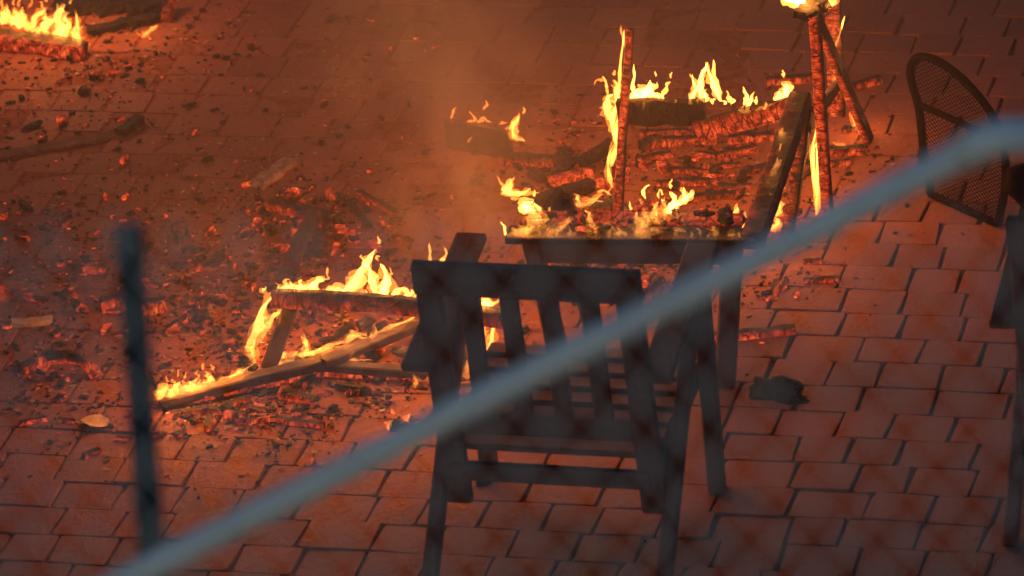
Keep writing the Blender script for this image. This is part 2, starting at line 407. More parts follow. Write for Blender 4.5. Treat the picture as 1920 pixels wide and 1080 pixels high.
# ------------------------------------------------------------------ burning log, top left
lg = thing('burning_log', 'thick burning timber with glowing cracked side under tall flames, among far embers', 'timber', at(70, 85))
wbeam('timber', 'char_hot', lg, at(-80, 60, .022), at(158, 96, .02), .065, .045, Z, seg=18, jit=.16, hot=Vector((0, -.9, -.1)))
wbeam('timber', 'char_cold', lg, at(165, 60, .012), at(300, 30, .012), .05, .022, Z, seg=10, jit=.3, hot=Vector((0, 0, 1)))
lg2 = thing('smouldering_timber', 'black smouldering timber lying behind the burning log with a glowing end', 'timber', at(230, 10))
wbeam('timber', 'char_cold', lg2, at(120, 8, .02), at(300, 2, .02), .12, .035, Z, seg=12, jit=.25)
wbeam('glowing_end', 'char_hot', lg2, at(312, 38, .01), at(318, -6, .05), .03, .03, Z, seg=6, jit=.2)

# ------------------------------------------------------------------ charred sticks and planks placed one by one
def stick(x0, y0, x1, y1, w, mat, name, label, cat='stick', t=None, z0=None, z1=None, group=None, hot=Vector((0, -.8, -.2)), jit=.16, bow=0):
    t = t or w * .7; z0 = t/2 if z0 is None else z0; z1 = t/2 if z1 is None else z1
    a, b = at(x0, y0, z0), at(x1, y1, z1); m = (a + b) / 2; m.z = 0
    V, F, cr, ht = beam(a - m, b - m, w, t, Z, seg=max(4, int((b - a).length / .025)), jit=jit, hot=hot, bow=bow)
    return tag(link(name, mesh(name, V, F, M[mat], cr, ht), None, m), label, cat, group)
SG = 'glowing charred sticks on the paving'
L1 = 'glowing charred stick on the pavers in front of the collapsed chair'
for q, lab in zip(((325, 776, 388, 766, .02), (390, 766, 462, 778, .022), (443, 790, 530, 786, .018), (532, 788, 608, 799, .02), (420, 762, 470, 745, .02), (530, 738, 590, 752, .03)),
        ('glowing charred stick below the lower end of the collapsed chair rail', 'bent glowing stick end to end with the stick under the rail end', 'left half of the long glowing stick lying clear of the ember heap', 'right half of the long glowing stick lying clear of the ember heap', 'short charred stick leaning into the embers under the side rail', 'thick charred stick in the embers under the rail joint')):
    stick(*q, 'char_stick', 'charred_stick', lab, group='sticks in front of the collapsed chair')
stick(1322, 634, 1490, 618, .034, 'char_stick', 'burnt_batten', 'long glowing slat with ashy top lying beside the right table leg', t=.02)
stick(1508, 527, 1576, 523, .02, 'char_stick', 'charred_stick', 'short glowing stick with pale flakes on bare pavers right of the table')
stick(1508, 491, 1542, 489, .016, 'char_stick', 'charred_stick', 'tiny glowing stick on the paver joint just under the diagonal pipe')
stick(1540, 286, 1618, 281, .034, 'char_stick', 'burnt_batten', 'short thick glowing slat end poking out right of the burning armchair leg')
stick(1552, 308, 1594, 303, .024, 'char_stick', 'charred_stick', 'small glowing stick just below the slat end by the burning armchair leg')
stick(1342, 294, 1418, 278, .03, 'char_stick', 'burnt_batten', 'tapered glowing slat lying beside the leaning charred board')
stick(1498, 338, 1534, 310, .018, 'char_stick', 'charred_stick', 'thin glowing stick lying slantwise between the leaning board and armchair leg')
stick(1604, 162, 1652, 148, .03, 'char_stick', 'charred_stick', 'glowing split stick on pavers beyond the burning armchair rear leg')
stick(1440, 152, 1520, 146, .03, 'char_stick', 'charred_stick', 'glowing bent stick on pavers behind the burning seat rail')
stick(1580, 246, 1612, 242, .022, 'char_stick', 'charred_stick', 'small glowing piece at the foot of the burning armchair rear leg')
for q, lab in (((1240, 266, 1352, 260, .034), 'long charred batten directly below the black seat rail'), ((1365, 262, 1450, 255, .03), 'charred batten below the glowing seat rail end'), ((1348, 352, 1408, 350, .024), 'short charred batten beside the middle of the leaning board'),
        ((1338, 312, 1388, 308, .016), 'thin charred batten under the tapered glowing slat'), ((1230, 345, 1330, 340, .026), 'charred batten in the middle of the floor between table and armchair'), ((1195, 300, 1260, 288, .026), 'charred batten touching the upright burning stick'),
        ((1280, 372, 1390, 362, .026), 'charred batten just beyond the table flames'), ((1245, 318, 1330, 322, .022), 'narrow charred batten parallel to the middle batten'), ((1200, 250, 1290, 246, .026), 'charred batten under the left end of the seat rail'),
        ((1390, 325, 1440, 312, .022), 'short charred batten half under the leaning board'), ((1300, 286, 1370, 296, .018), 'thin slanting charred batten above the narrow parallel batten'), ((1205, 275, 1235, 262, .04), 'broad charred offcut right of the upright burning stick'), ((1420, 385, 1500, 398, .026), 'charred batten by the foot of the leaning inner leg')):
    stick(*q, random.choice(('char_stick', 'char_warm', 'char_stick')), 'burnt_batten', lab, group='fallen battens inside the burning armchair')
stick(1062, 402, 1152, 396, .05, 'char_warm', 'charred_board', 'short red charred board with flames on top beside the upright burning stick', t=.06)
stick(985, 385, 1072, 425, .035, 'char_warm', 'charred_board', 'charred board sloping down to the left end of the table coals', z0=.12, z1=.04)
stick(838, 250, 958, 272, .02, 'plank', 'scorched_board', 'scorched board standing on edge in the smoke with small flames on top', t=.09, z0=.045, z1=.045, jit=.05)
stick(940, 296, 1098, 306, .04, 'char_warm', 'charred_log', 'long red charred log lying left of the upright burning stick')
stick(1085, 310, 1150, 268, .04, 'char_cold', 'charred_log', 'black charred log rising towards the upright burning stick', z1=.06)
stick(1030, 340, 1110, 322, .04, 'ember_hot', 'charred_log', 'cracked red log of embers left of the upright burning stick')
stick(1000, 378, 1110, 345, .045, 'char_cold', 'charred_log', 'black log under the cracked red log by the table')
stick(480, 348, 545, 302, .05, 'ashwood', 'ashy_plank', 'pale ashy plank end lying slantwise on the far left pavers', t=.02)
stick(507, 384, 562, 400, .035, 'char_stick', 'charred_block', 'red charred block lying above the heap of embers')
stick(560, 398, 612, 412, .05, 'char_warm', 'charred_block', 'dull charred block next to the red block above the ember heap')
stick(672, 362, 738, 396, .022, 'char_stick', 'charred_stick', 'thin glowing stick lying at the edge of the smoke')
stick(650, 378, 692, 425, .022, 'char_stick', 'charred_stick', 'thin glowing stick leaning across the heap below the smoke edge')
stick(594, 470, 600, 432, .03, 'char_stick', 'charred_block', 'red square block standing up in the ember heap', z1=.03)
stick(530, 530, 590, 400, .04, 'plank', 'scorched_plank', 'scorched grey plank lying up the ember heap behind the collapsed chair', z0=.02, z1=.05)
stick(-20, 296, 225, 250, .05, 'dust', 'scorched_plank', 'long dark scorched plank lying flat on the far left pavers', t=.008)
stick(225, 250, 262, 222, .035, 'char_cold', 'charred_block', 'black charred block at the end of the long scorched plank')
stick(22, 606, 97, 600, .030, 'splinter', 'wood_splinter', 'pale unburnt wood splinter lying on pavers left of the dark fence post', t=.016)
stick(192, 572, 232, 565, .04, 'char_stick', 'charred_block', 'glowing block with ashy top lying beside the dark fence post', t=.04)
stick(262, 578, 310, 568, .045, 'char_stick', 'charred_block', 'split glowing block lying right of the dark fence post', t=.035)
stick(35, 794, 88, 785, .018, 'char_stick', 'charred_stick', 'glowing stick on the near left pavers left of the dry leaf')
stick(112, 787, 140, 791, .014, 'char_stick', 'charred_stick', 'tiny glowing stick touching the stalk of the dry leaf')
stick(157, 856, 188, 842, .018, 'char_stick', 'charred_stick', 'glowing stick lying below the dry leaf on bare pavers')
stick(218, 820, 245, 822, .014, 'char_stick', 'charred_stick', 'tiny glowing stick by the foot of the dark post')
stick(284, 817, 312, 812, .014, 'char_stick', 'charred_stick', 'tiny glowing curl of wood right of the dark post')
stick(324, 812, 347, 816, .014, 'char_stick', 'charred_stick', 'tiny glowing curl of wood farther right of the dark post')
stick(40, 692, 66, 682, .035, 'char_stick', 'charred_block', 'small glowing block left of the arched branch')
# arched glowing branch
pts = [(80, 690, .01), (84, 676, .035), (105, 668, .05), (130, 668, .055), (155, 676, .05), (172, 690, .03), (180, 704, .012)]
o0 = at(130, 700); P = [at(x, y, z) for x, y, z in pts]
V, F = tube([p - o0 for p in P], [.012, .016, .018, .018, .017, .018, .02], 8)
V = [v + Vector((random.gauss(0, .002), random.gauss(0, .002), random.gauss(0, .002))) for v in V]
cr = [(v.x, v.y, v.z) for v in V]
tag(link('arched_branch', mesh('arched_branch', V, F, M['char_hot'], cr, [.8 if v.z < .05 else .3 for v in V]), None, o0), 'arched glowing branch lying on pavers left of the dark fence post', 'branch')
# dry leaf
lf = thing('dry_leaf', 'pale dry leaf with a stalk lying on the near left pavers', 'leaf', at(180, 798))
a, b = at(152, 793, .006), at(209, 797, .006); ax = b - a; sd = Vector((-ax.y, ax.x, 0)); V = []; F = []
prof = [0, .16, .26, .33, .36, .35, .30, .20, .02]
for i, w in enumerate(prof):
    f = i / 8; c0 = a + ax * f - Vector(lf.location) + Z * (.004 * math.sin(f * 5))
    wj = w * random.uniform(.9, 1.08)
    V += [c0 + sd * wj + Z * .010, c0 + Z * .002, c0 - sd * wj + Z * .008]
    if i: k = 3 * i; F += [(k - 3, k - 2, k + 1, k), (k - 2, k - 1, k + 2, k + 1)]
n = len(V); V += [v - Z * .0012 for v in V]; F += [tuple(reversed([q + n for q in f])) for f in F]
link('blade', mesh('blade', V, F, M['leaf'], smooth=True), lf)
V, F = tube([a - Vector(lf.location), at(143, 791, .004) - Vector(lf.location), at(136, 791, .003) - Vector(lf.location)], .0015, 5)
link('stalk', mesh('stalk', V, F, M['leaf']), lf)

# ------------------------------------------------------------------ embers
def chunk(rs, dims, heat=True):
    rn = random.Random(rs); V = []; idx = {}; F = []
    N = 2
    def vid(i, j, k):
        if (i, j, k) not in idx:
            p = Vector((i - 1, j - 1, k - 1)); q = p.normalized() * 1.15; p = p.lerp(q, .45)
            p = Vector((p.x * dims[0] / 2, p.y * dims[1] / 2, p.z * dims[2] / 2))
            p += Vector((rn.gauss(0, dims[0] * .08), rn.gauss(0, dims[1] * .1), rn.gauss(0, dims[2] * .1)))
            idx[(i, j, k)] = len(V); V.append(p)
        return idx[(i, j, k)]
    for a in range(N):
        for b in range(N):
            for f in (lambda u, v: (u, v, 0), lambda u, v: (v, u, N), lambda u, v: (v, 0, u), lambda u, v: (u, N, v), lambda u, v: (0, u, v), lambda u, v: (N, v, u)):
                F.append((vid(*f(a, b)), vid(*f(a, b + 1)), vid(*f(a + 1, b + 1)), vid(*f(a + 1, b))))
    zmin = min(v.z for v in V); V = [v - Z * (zmin + .001) for v in V]
    d = Vector((rn.uniform(-1, 1), rn.uniform(-1, 1), rn.uniform(-.6, .3))).normalized()
    ht = [max(0, min(1, .5 + .55 * d.dot(Vector((v.x / dims[0], v.y / dims[1], v.z / dims[2])) * 2) + rn.gauss(0, .12))) for v in V]
    o = Vector((rn.uniform(0, 9), rn.uniform(0, 9), rn.uniform(0, 9)))
    return V, F, [tuple(v + o) for v in V], ht
DIM = [(.040, .018, .014), (.030, .022, .016), (.055, .016, .012), (.024, .018, .014), (.034, .026, .020), (.046, .024, .010), (.028, .014, .010), (.05, .03, .018)]
CH = [chunk(100 + i, DIM[i % 8]) for i in range(16)]
CMS = {m: [mesh('ember', V, F, M[m], cr, ht) for V, F, cr, ht in CH] for m in ('ember_hot', 'ember_mid', 'ember_low', 'char_cold')}
re_ = random.Random(5)
CL = [((560, 660), (120, 75), 105, 'glowing ember in the heap under the collapsed burning chair', 'embers under the collapsed chair', 1.0),
      ((340, 560), (130, 75), 80, 'glowing ember scattered on the pavers left of the collapsed chair', 'embers left of the collapsed chair', .9),
      ((110, 540), (90, 80), 46, 'small ember on the pavers left of the dark fence post', 'embers left of the dark post', .8),
      ((590, 430), (95, 55), 62, 'charred lump in the heap behind the collapsed chair near the smoke', 'embers behind the collapsed chair', .9),
      ((170, 120), (110, 55), 46, 'small ember on the far pavers below the burning log', 'embers below the burning log', .8),
      ((1370, 310), (110, 45), 48, 'glowing ember on the pavers beneath the burning armchair', 'embers beneath the burning armchair', .8),
      ((1120, 320), (90, 55), 36, 'dull ember lying left of the upright burning stick', 'embers left of the upright stick', .9),
      ((1180, 515), (130, 24), 48, 'red ember on the pavers underneath the low table', 'embers underneath the table', .8),
      ((470, 760), (110, 20), 34, 'red ember on the pavers at the near edge of the ember heap', 'embers at the near edge of the heap', .7),
      ((60, 735), (70, 35), 14, 'tan ember flake on the near left pavers by the arched branch', 'embers by the arched branch', .7)]
cand = []
for (mx, my), (sx, sy), n, lab, grp, sc in CL:
    for _ in range(n):
        x, y = re_.gauss(mx, sx), re_.gauss(my, sy)
        cand.append([x, y, sc * min(1.7, re_.lognormvariate(-.18, .42)), re_.choices(('ember_hot', 'ember_mid', 'ember_low', 'char_cold'), (4, 4, 3, 1.5))[0], lab, grp])
for _ in range(120):
    cand.append([re_.uniform(0, 830), re_.uniform(5, 430), .5 * re_.lognormvariate(-.1, .4), re_.choices(('ember_hot', 'ember_mid', 'ember_low', 'char_cold'), (2, 3, 2, 5))[0], 'lone ember or cinder on the bare far left pavers', 'lone cinders on the far left pavers'])
for x, y, s, m in ((1385, 105, .35, 'ember_hot'), (1330, 165, .4, 'char_cold'), (1040, 212, .7, 'char_cold'), (1805, 440, .3, 'char_cold'), (1705, 772, .35, 'char_cold'), (1872, 836, .25, 'char_cold'), (1430, 645, .4, 'ember_hot'), (1380, 690, .35, 'ember_hot'), (1400, 703, .3, 'ember_mid'), (1310, 165, .3, 'char_cold'), (830, 75, .3, 'ember_mid'), (728, 92, .7, 'ember_mid'), (1250, 12, .4, 'ember_mid')):
    cand.append([x, y, s, m, 'lone cinder on the clean pavers around the table and armchairs', 'lone cinders on the clean pavers'])
for dx, dy, s in ((0, 0, 1.5), (-18, 8, 1.2), (16, -6, 1.1), (40, 12, .8), (-8, 18, 1.0), (-30, 14, .6), (58, 16, .5)):
    cand.append([1455 + dx, 545 + dy, s * .8, 'ember_hot', 'bright ember in the small clump right of the table leg', 'embers in the clump right of the table leg'])
cand = [c for c in cand if -30 < c[0] < 1950 and -20 < c[1] < 1090 and not (c[0] > 640 and c[1] > 760)]
cand.sort(key=lambda c: -c[2]); NI = 290; rest = []
for i, (x, y, s, m, lab, grp) in enumerate(cand):
    k = re_.randrange(16); g = at(x, y); rot = Matrix.Rotation(re_.uniform(0, 6.28), 4, 'Z') @ Matrix.Rotation(re_.gauss(0, .22), 4, 'X')
    lift = re_.random() ** 2 * .02 if s > .6 and 380 < y < 760 and x < 780 else 0
    mt = Matrix.Translation(g + Z * (.001 + lift)) @ rot @ Matrix.Scale(s, 4)
    if i < NI:
        o = link('ember' if m != 'char_cold' else 'cinder', CMS[m][k]); o.matrix_world = mt
        tag(o, lab if m != 'char_cold' else lab.replace('glowing ember', 'black cinder').replace('red ember', 'black cinder').replace('dull ember', 'black cinder').replace('small ember', 'black cinder').replace('tan ember flake', 'black cinder').replace('bright ember', 'black cinder').replace('charred lump', 'black cinder').replace('lone ember or cinder', 'lone black cinder'), 'ember' if m != 'char_cold' else 'cinder', grp if m != 'char_cold' else grp.replace('embers', 'cinders'))
    else: rest.append((k, mt, m))
for m in ('ember_hot', 'ember_mid', 'ember_low', 'char_cold'):
    parts = []
    for k, mt, mm in rest:
        if mm == m: V, F, cr, ht = CH[k]; parts.append(([mt @ v for v in V], F, cr, ht))
    # a carpet of crumbs
    for _ in range({'ember_hot': 1000, 'ember_mid': 1400, 'ember_low': 1900, 'char_cold': 1050}[m]):
        (mx, my), (sx, sy), n, *_r = re_.choices(CL, [c[2] for c in CL])[0]
        x, y = re_.gauss(mx, sx * 1.5), re_.gauss(my, sy * 1.5)
        if x > 640 and y > 790: continue
        k = re_.randrange(16); V, F, cr, ht = CH[k]; s = re_.uniform(.10, .20) / re_.uniform(.35, 1)
        mt = Matrix.Translation(at(x, y) + Z * .001) @ Matrix.Rotation(re_.uniform(0, 6.28), 4, 'Z') @ Matrix.Scale(s, 4)
        parts.append(([mt @ v for v in V], F, cr, ht))
    V, F, cr, ht = join(parts)
    tag(link('ember_crumbs', mesh('ember_crumbs', V, F, M[m], cr, ht)), {'ember_hot': 'bright glowing crumbs strewn through the embers', 'ember_mid': 'dull red crumbs strewn through the embers', 'ember_low': 'grey ashy crumbs strewn through the embers', 'char_cold': 'black charcoal crumbs strewn through the embers'}[m], 'embers', kind='stuff')
for i in range(34):
    u = re_.random(); k = re_.randrange(16); sc = re_.uniform(.55, 1.15); m = re_.choice(('ember_hot', 'ember_mid', 'ember_mid', 'char_cold', 'char_cold'))
    o = link('coal', CMS[m][k]); o.matrix_world = Matrix.Translation(T(.03 + (TL - .1) * u, re_.uniform(.02, .14), TZ + .0035)) @ Matrix.Rotation(re_.uniform(0, 6.28), 4, 'Z') @ Matrix.Scale(sc, 4)
    tag(o, ('red glowing coal' if m != 'char_cold' else 'black coal') + ' lying on the charred edge of the low table', 'coal', 'red coals on the table edge' if m != 'char_cold' else 'black coals on the table edge')
# ash flakes
V, F = [], []
def flake(x, y, s):
    g = at(x, y) + Z * re_.uniform(.001, .006); s = min(s, .011); n = len(V); k = re_.randint(4, 6); t = Vector((re_.gauss(0, .25), re_.gauss(0, .25), 0))
    a0 = re_.uniform(0, 6.28); el = re_.uniform(.35, 1); ca = re_.uniform(0, 6.28)
    for i in range(k):
        a = a0 + 6.283 * i / k; r = s * re_.uniform(.6, 1.1); p = Vector((r * math.cos(a), el * r * math.sin(a), 0)); p = Matrix.Rotation(ca, 3, 'Z') @ p
        p.z = abs(p.dot(t)); V.append(g + p)
    F.append(tuple(range(n, n + k)))
for _ in range(5200):
    (mx, my), (sx, sy), n, *_r = re_.choices(CL, [c[2] for c in CL])[0]
    x, y = re_.gauss(mx, sx * 1.5), re_.gauss(my, sy * 1.5)
    if not (x > 640 and y > 790): flake(x, y, re_.lognormvariate(-5.35, .5))
for _ in range(3200): flake(re_.uniform(-20, 900), re_.uniform(-10, 900) if re_.random() < .7 else re_.uniform(0, 450), re_.lognormvariate(-5.6, .5))
for _ in range(160): flake(re_.uniform(600, 1930), re_.uniform(0, 1090), re_.lognormvariate(-6.3, .4))
tag(link('ash_flakes', mesh('ash_flakes', V, F, M['ash'])), 'pale and dark ash flakes strewn over the pavers', 'ash', kind='stuff')

# ------------------------------------------------------------------ other debris
def lump(name, x, y, dims, rz, mat, label, cat, rs, sub=3):
    import bmesh
    bm = bmesh.new(); bmesh.ops.create_icosphere(bm, subdivisions=sub, radius=1); rn = random.Random(rs)
    ph = [(Vector((rn.gauss(0, 4), rn.gauss(0, 4), rn.gauss(0, 4))), rn.uniform(0, 6)) for _ in range(14)]
    for v in bm.verts:
        d = 1 + sum(math.sin(v.co.dot(k) + p) for k, p in ph) * .095
        v.co = Vector((v.co.x * d * dims[0] / 2, v.co.y * d * dims[1] / 2, max(-.25, v.co.z * d) * dims[2] / 1.25 + dims[2] * .2))
    me = bpy.data.meshes.new(name); bm.to_mesh(me); bm.free(); me.materials.append(M[mat])
    for p in me.polygons: p.use_smooth = True
    o = link(name, me, None, at(x, y)); o.rotation_euler = (0, 0, rz); return tag(o, label, cat)
lump('melted_plastic', 1460, 742, (.135, .075, .045), -R(24), 'soot', 'crumpled black lump of melted plastic on the clean pavers', 'debris', 3)
lump('burnt_scrap', 906, 908, (.040, .028, .014), R(10), 'soot', 'small black burnt scrap on pavers by the armchair front leg', 'debris', 9, 2)

# ------------------------------------------------------------------ loose metal mesh chair back (right)
bl, br = at(1745, 364, .012), at(1871, 420, .012)
hx = (br - bl); hx.z = 0; hx.normalize(); nn = (hx.cross(Z) + Z * .10).normalized()
def MP(x, y): return onplane(x, y, bl, nn)
mc = thing('mesh_chair_back', 'black metal chair back with hoop frame and fine mesh, leaning beside the right wooden armchair', 'chair back', bl)
def rel(L): return [p - Vector(mc.location) for p in L]
hoop = [(1745, 364), (1738, 325), (1731, 280), (1727, 235), (1722, 195), (1712, 165), (1706, 140), (1708, 120), (1717, 108), (1731, 105), (1752, 111), (1778, 126), (1806, 149), (1832, 176), (1855, 207), (1872, 240), (1883, 280), (1887, 320), (1884, 360), (1871, 420)]
def smoothp(P, it=2):
    for _ in range(it):
        Q = [P[0]]
        for a, b in zip(P, P[1:]): Q += [a.lerp(b, .25), a.lerp(b, .75)]
        P = Q + [P[-1]]
    return P
HP = smoothp([MP(*p) for p in hoop])
V, F = tube(rel(HP), .0118, 8); link('hoop_frame', mesh('hoop_frame', V, F, M['blackm'], smooth=True), mc)
V, F = tube(rel([MP(1722, 195), MP(1885, 268)]), .0095, 8); link('cross_bar', mesh('cross_bar', V, F, M['blackm'], smooth=True), mc)
V, F = tube(rel([bl, br]), .0105, 8); link('bottom_bar', mesh('bottom_bar', V, F, M['blackm'], smooth=True), mc)
vx = nn.cross(hx).normalized()
if vx.z < 0: vx = -vx
poly = [((p - bl).dot(hx), (p - bl).dot(vx)) for p in HP]
def inpoly(x, y):
    c = False; j = len(poly) - 1
    for i in range(len(poly)):
        if (poly[i][1] > y) != (poly[j][1] > y) and x < (poly[j][0] - poly[i][0]) * (y - poly[i][1]) / (poly[j][1] - poly[i][1]) + poly[i][0]: c = not c
        j = i
    return c
parts = []; x0, x1 = min(p[0] for p in poly), max(p[0] for p in poly); y0, y1 = min(p[1] for p in poly), max(p[1] for p in poly)
for sg in (1, -1):
    dx, dy = .85, .53 * sg; nx, ny = -dy, dx
    d = -1.0
    while d < 1.0:
        t = -1.0; run = None
        while t < 1.2:
            x, y = nx * d + dx * t, ny * d + dy * t; ins = inpoly(x, y)
            if ins and run is None: run = t
            if not ins and run is not None:
                a, b = Vector((nx*d + dx*run, ny*d + dy*run)), Vector((nx*d + dx*t, ny*d + dy*t))
                parts.append(tube([hx * a.x + vx * a.y, hx * b.x + vx * b.y], .0013, 3)); run = None
            t += .008
        d += .0105
V, F, _, _ = join(parts); o = link('wire_mesh', mesh('wire_mesh', V, F, M['blackm']), mc); o['kind'] = 'stuff'

# cloth bundle on the back of the right armchair
cth = Matrix.Translation(ch5.location) @ Matrix.Rotation(-R(17), 4, 'Z')
cp = cth @ Vector((-.055, -.468, .843)); cb = lump('cloth_bundle', 960, 540, (.36, .16, .17), -R(17), 'cloth', 'dark brown cloth bundle on the armchair beside the mesh chair back', 'cloth', 31)
cb.location = cp
# ------------------------------------------------------------------ flames
def tongue(path, w, z, parent, mat, depth=.75, rs=None, base=None):
    """closed flame body that follows a path given beside the base point; w = full width in photo pixels"""
    rn = random.Random(rs); bx, by = base or path[0]; b = at(bx, by, z); s = FPX / (b - C).dot(FW)
    P = []
    dj = 0.0
    for i, (x, y) in enumerate(path):
        dx, dy = (x - bx) / s, -(y - by) / s
        up = dy * math.cos(ROLL) - dx * math.sin(ROLL); rt = dx * math.cos(ROLL) + dy * math.sin(ROLL)
        P.append(b + Vector((rt, dj, up / math.cos(PITCH)))); dj += rn.gauss(0, .006)
    if len(P) == 2: P.insert(1, P[0].lerp(P[1], .5) + Vector((rn.gauss(0, .004), 0, 0)))
    # Catmull-Rom
    Q = []; PP = [P[0] * 2 - P[1]] + P + [P[-1] * 2 - P[-2]]
    for i in range(1, len(PP) - 2):
        p0, p1, p2, p3 = PP[i - 1:i + 3]
        for t in (0, .2, .4, .6, .8):
            Q.append(.5 * (2 * p1 + (p2 - p0) * t + (2 * p0 - 5 * p1 + 4 * p2 - p3) * t * t + (3 * p1 - p0 - 3 * p2 + p3) * t ** 3))
    Q.append(P[-1]); N = len(Q); n = 10; V, F = [], []
    ph = [rn.uniform(0, 6.28) for _ in range(6)]; r0 = w / s / 2
    right = Vector((1, 0, 0))
    for i, q in enumerate(Q):
        t = i / (N - 1); d = (Q[min(i + 1, N - 1)] - Q[max(i - 1, 0)]).normalized()
        sd = d.cross(Vector((0, 1, 0))); sd = sd.normalized() if sd.length > .05 else right
        fd = sd.cross(d).normalized()
        pr = (min(1, .30 + t / .22 * .7) if t < .22 else (1 - (t - .22) / .78) ** .62) + .012
        pr *= 1 + .30 * math.sin(t * 13 + ph[0]) + .18 * math.sin(t * 27 + ph[1])
        off = sd * (r0 * .55 * math.sin(t * 10 + ph[2]) * t)
        for k in range(n):
            a = 6.283 * k / n; ra = 1 + .25 * math.sin(2 * a + ph[3] + t * 4) + .20 * math.sin(3 * a + ph[4] - t * 9) + .12 * math.sin(5 * a + ph[5] + t * 21)
            V.append(q + off + sd * (r0 * pr * ra * math.cos(a)) + fd * (r0 * pr * ra * depth * math.sin(a)) - Vector(parent.location))
    for i in range(N - 1):
        for k in range(n): k1 = (k + 1) % n; F.append((i*n + k, i*n + k1, i*n + n + k1, i*n + n + k))
    F.append(tuple(range(n - 1, -1, -1))); F.append(tuple((N - 1)*n + k for k in range(n)))
    return link('flame_tongue', mesh('flame_tongue', V, F, M[mat], smooth=True), parent)
def flame(label, z, base, tongues, light=0.0, lz=.08, size=.06, group=None):
    t = thing('flame', label, 'flame', at(base[0], base[1], z), 0, group)
    for i, tg in enumerate(tongues):
        path, w = tg[0], tg[1]; zz = tg[3] if len(tg) > 3 else z
        mat = tg[2] if len(tg) > 2 and tg[2] else ('fl1' if w >= 9 else ('fl2' if w >= 5.5 else 'fl2'))
        rs = int(path[0][0] * 7 + path[-1][1]) + i
        tongue(path, w * 1.35, zz, t, mat, rs=rs)
        if w >= 5 and mat != 'fl3': tongue(path, w * 2.4, zz, t, 'fl4', rs=rs + 1)
        if w >= 7 and len(path) > 2:
            rw = random.Random(rs + 5); ex, ey = path[-1]; dx, dy = ex - path[-2][0], ey - path[-2][1]; ln = max(4, math.hypot(dx, dy)); f = rw.uniform(4, 9) / ln
            sx, sy = ex + dx * f + rw.uniform(-3, 3), ey + dy * f - 2
            tongue([(sx, sy), (sx + dx * .25 + rw.uniform(-3, 3), sy - rw.uniform(4, 8)), (sx + rw.uniform(-6, 6), sy - rw.uniform(9, 16))], rw.uniform(3, 5.5), zz, t, 'fl3', rs=rs + 3, base=path[0])
        if w >= 6 and mat != 'fl3':
            rn = random.Random(rs); q0 = path[0]; ka = rn.uniform(-.35, .35); kb = rn.uniform(.75, 1.25)
            tongue([(q0[0] + (x - q0[0]) * (1 + ka) + rn.uniform(-3, 3) - w * ka, q0[1] + (y - q0[1]) * kb + rn.uniform(-2, 2)) for x, y in path], w * 1.7, zz, t, 'fl3', rs=rs + 2)
    if light:
        l = bpy.data.lights.new('flame_light', 'POINT'); l.energy = light * 3.4; l.color = (1, .36, .10); l.shadow_soft_size = size * 1.6
        lo = bpy.data.objects.new('flame_light', l); COL.objects.link(lo); lo.parent = t; lo.location = (0, 0, lz)
    return t
def row(x0, y0, x1, y1, n, h, w, rs, mat=None):
    rn = random.Random(rs); out = []
    for i in range(n):
        f = (i + rn.uniform(.1, .9)) / n; x, y = x0 + (x1 - x0) * f, y0 + (y1 - y0) * f; hh = h * rn.choice((.35, .5, .7, 1.0, 1.7)); k = rn.uniform(-.5, .6)
        out.append(([(x, y + 1), (x + hh * .25 * rn.uniform(-1, 1), y - hh * .4), (x + k * hh * .5, y - hh * .75), (x + k * hh + rn.uniform(-2, 2), y - hh)], w * rn.uniform(.7, 1.25), mat))
    return out
flame('flames licking along the left half of the table edge coals', .455, (1020, 436),
      [([(948, 441), (946, 430), (940, 416)], 4), ([(950, 441), (980, 434), (1010, 430), (1030, 422)], 7), ([(985, 438), (1000, 415), (998, 398), (987, 382), (998, 373)], 13), ([(1000, 422), (1012, 398), (1002, 380)], 5),
       ([(998, 430), (1018, 416), (1027, 404)], 10), ([(975, 440), (990, 428), (1000, 424)], 9), ([(1020, 438), (1040, 429), (1056, 420), (1072, 412)], 6), ([(1045, 434), (1062, 420), (1068, 408)], 5), ([(1025, 442), (1036, 436), (1046, 437)], 7),
       ([(1107, 428), (1106, 410), (1102, 394)], 6), ([(1110, 430), (1114, 415)], 5), ([(1125, 428), (1140, 422), (1156, 430), (1175, 441)], 5), ([(1150, 440), (1166, 436), (1180, 444)], 5)] + row(960, 441, 1180, 441, 12, 9, 5, 3), light=1.4, lz=.46)
flame('detached orange flames curling beside the smoke above the table corner', .16, (965, 362),
      [([(942, 357), (955, 346), (961, 334)], 6), ([(943, 361), (965, 364), (985, 361), (996, 356)], 6), ([(944, 350), (937, 338), (931, 330)], 2.5, 'fl3'), ([(950, 362), (952, 350)], 7), ([(958, 372), (975, 372)], 5, 'fl3')])
flame('flames climbing in a slanting row over the right half of the table coals', .455, (1225, 430),
      [([(1195, 437), (1199, 415), (1190, 402)], 12), ([(1205, 428), (1212, 410), (1207, 394)], 9), ([(1213, 418), (1228, 400), (1231, 380)], 9), ([(1228, 408), (1247, 394), (1242, 372)], 8), ([(1243, 398), (1264, 385), (1261, 364)], 7), ([(1263, 388), (1284, 372), (1279, 350)], 6),
       ([(1283, 372), (1297, 366), (1295, 354)], 5), ([(1268, 418), (1270, 402), (1266, 388)], 4), ([(1190, 438), (1205, 436), (1218, 439)], 8), ([(1264, 440), (1275, 432), (1286, 441)], 6), ([(1210, 372), (1206, 360), (1219, 349)], 4)] + row(1200, 432, 1262, 404, 8, 22, 5, 8) + row(1290, 441, 1400, 443, 7, 9, 5, 9), light=1.5, lz=.46)
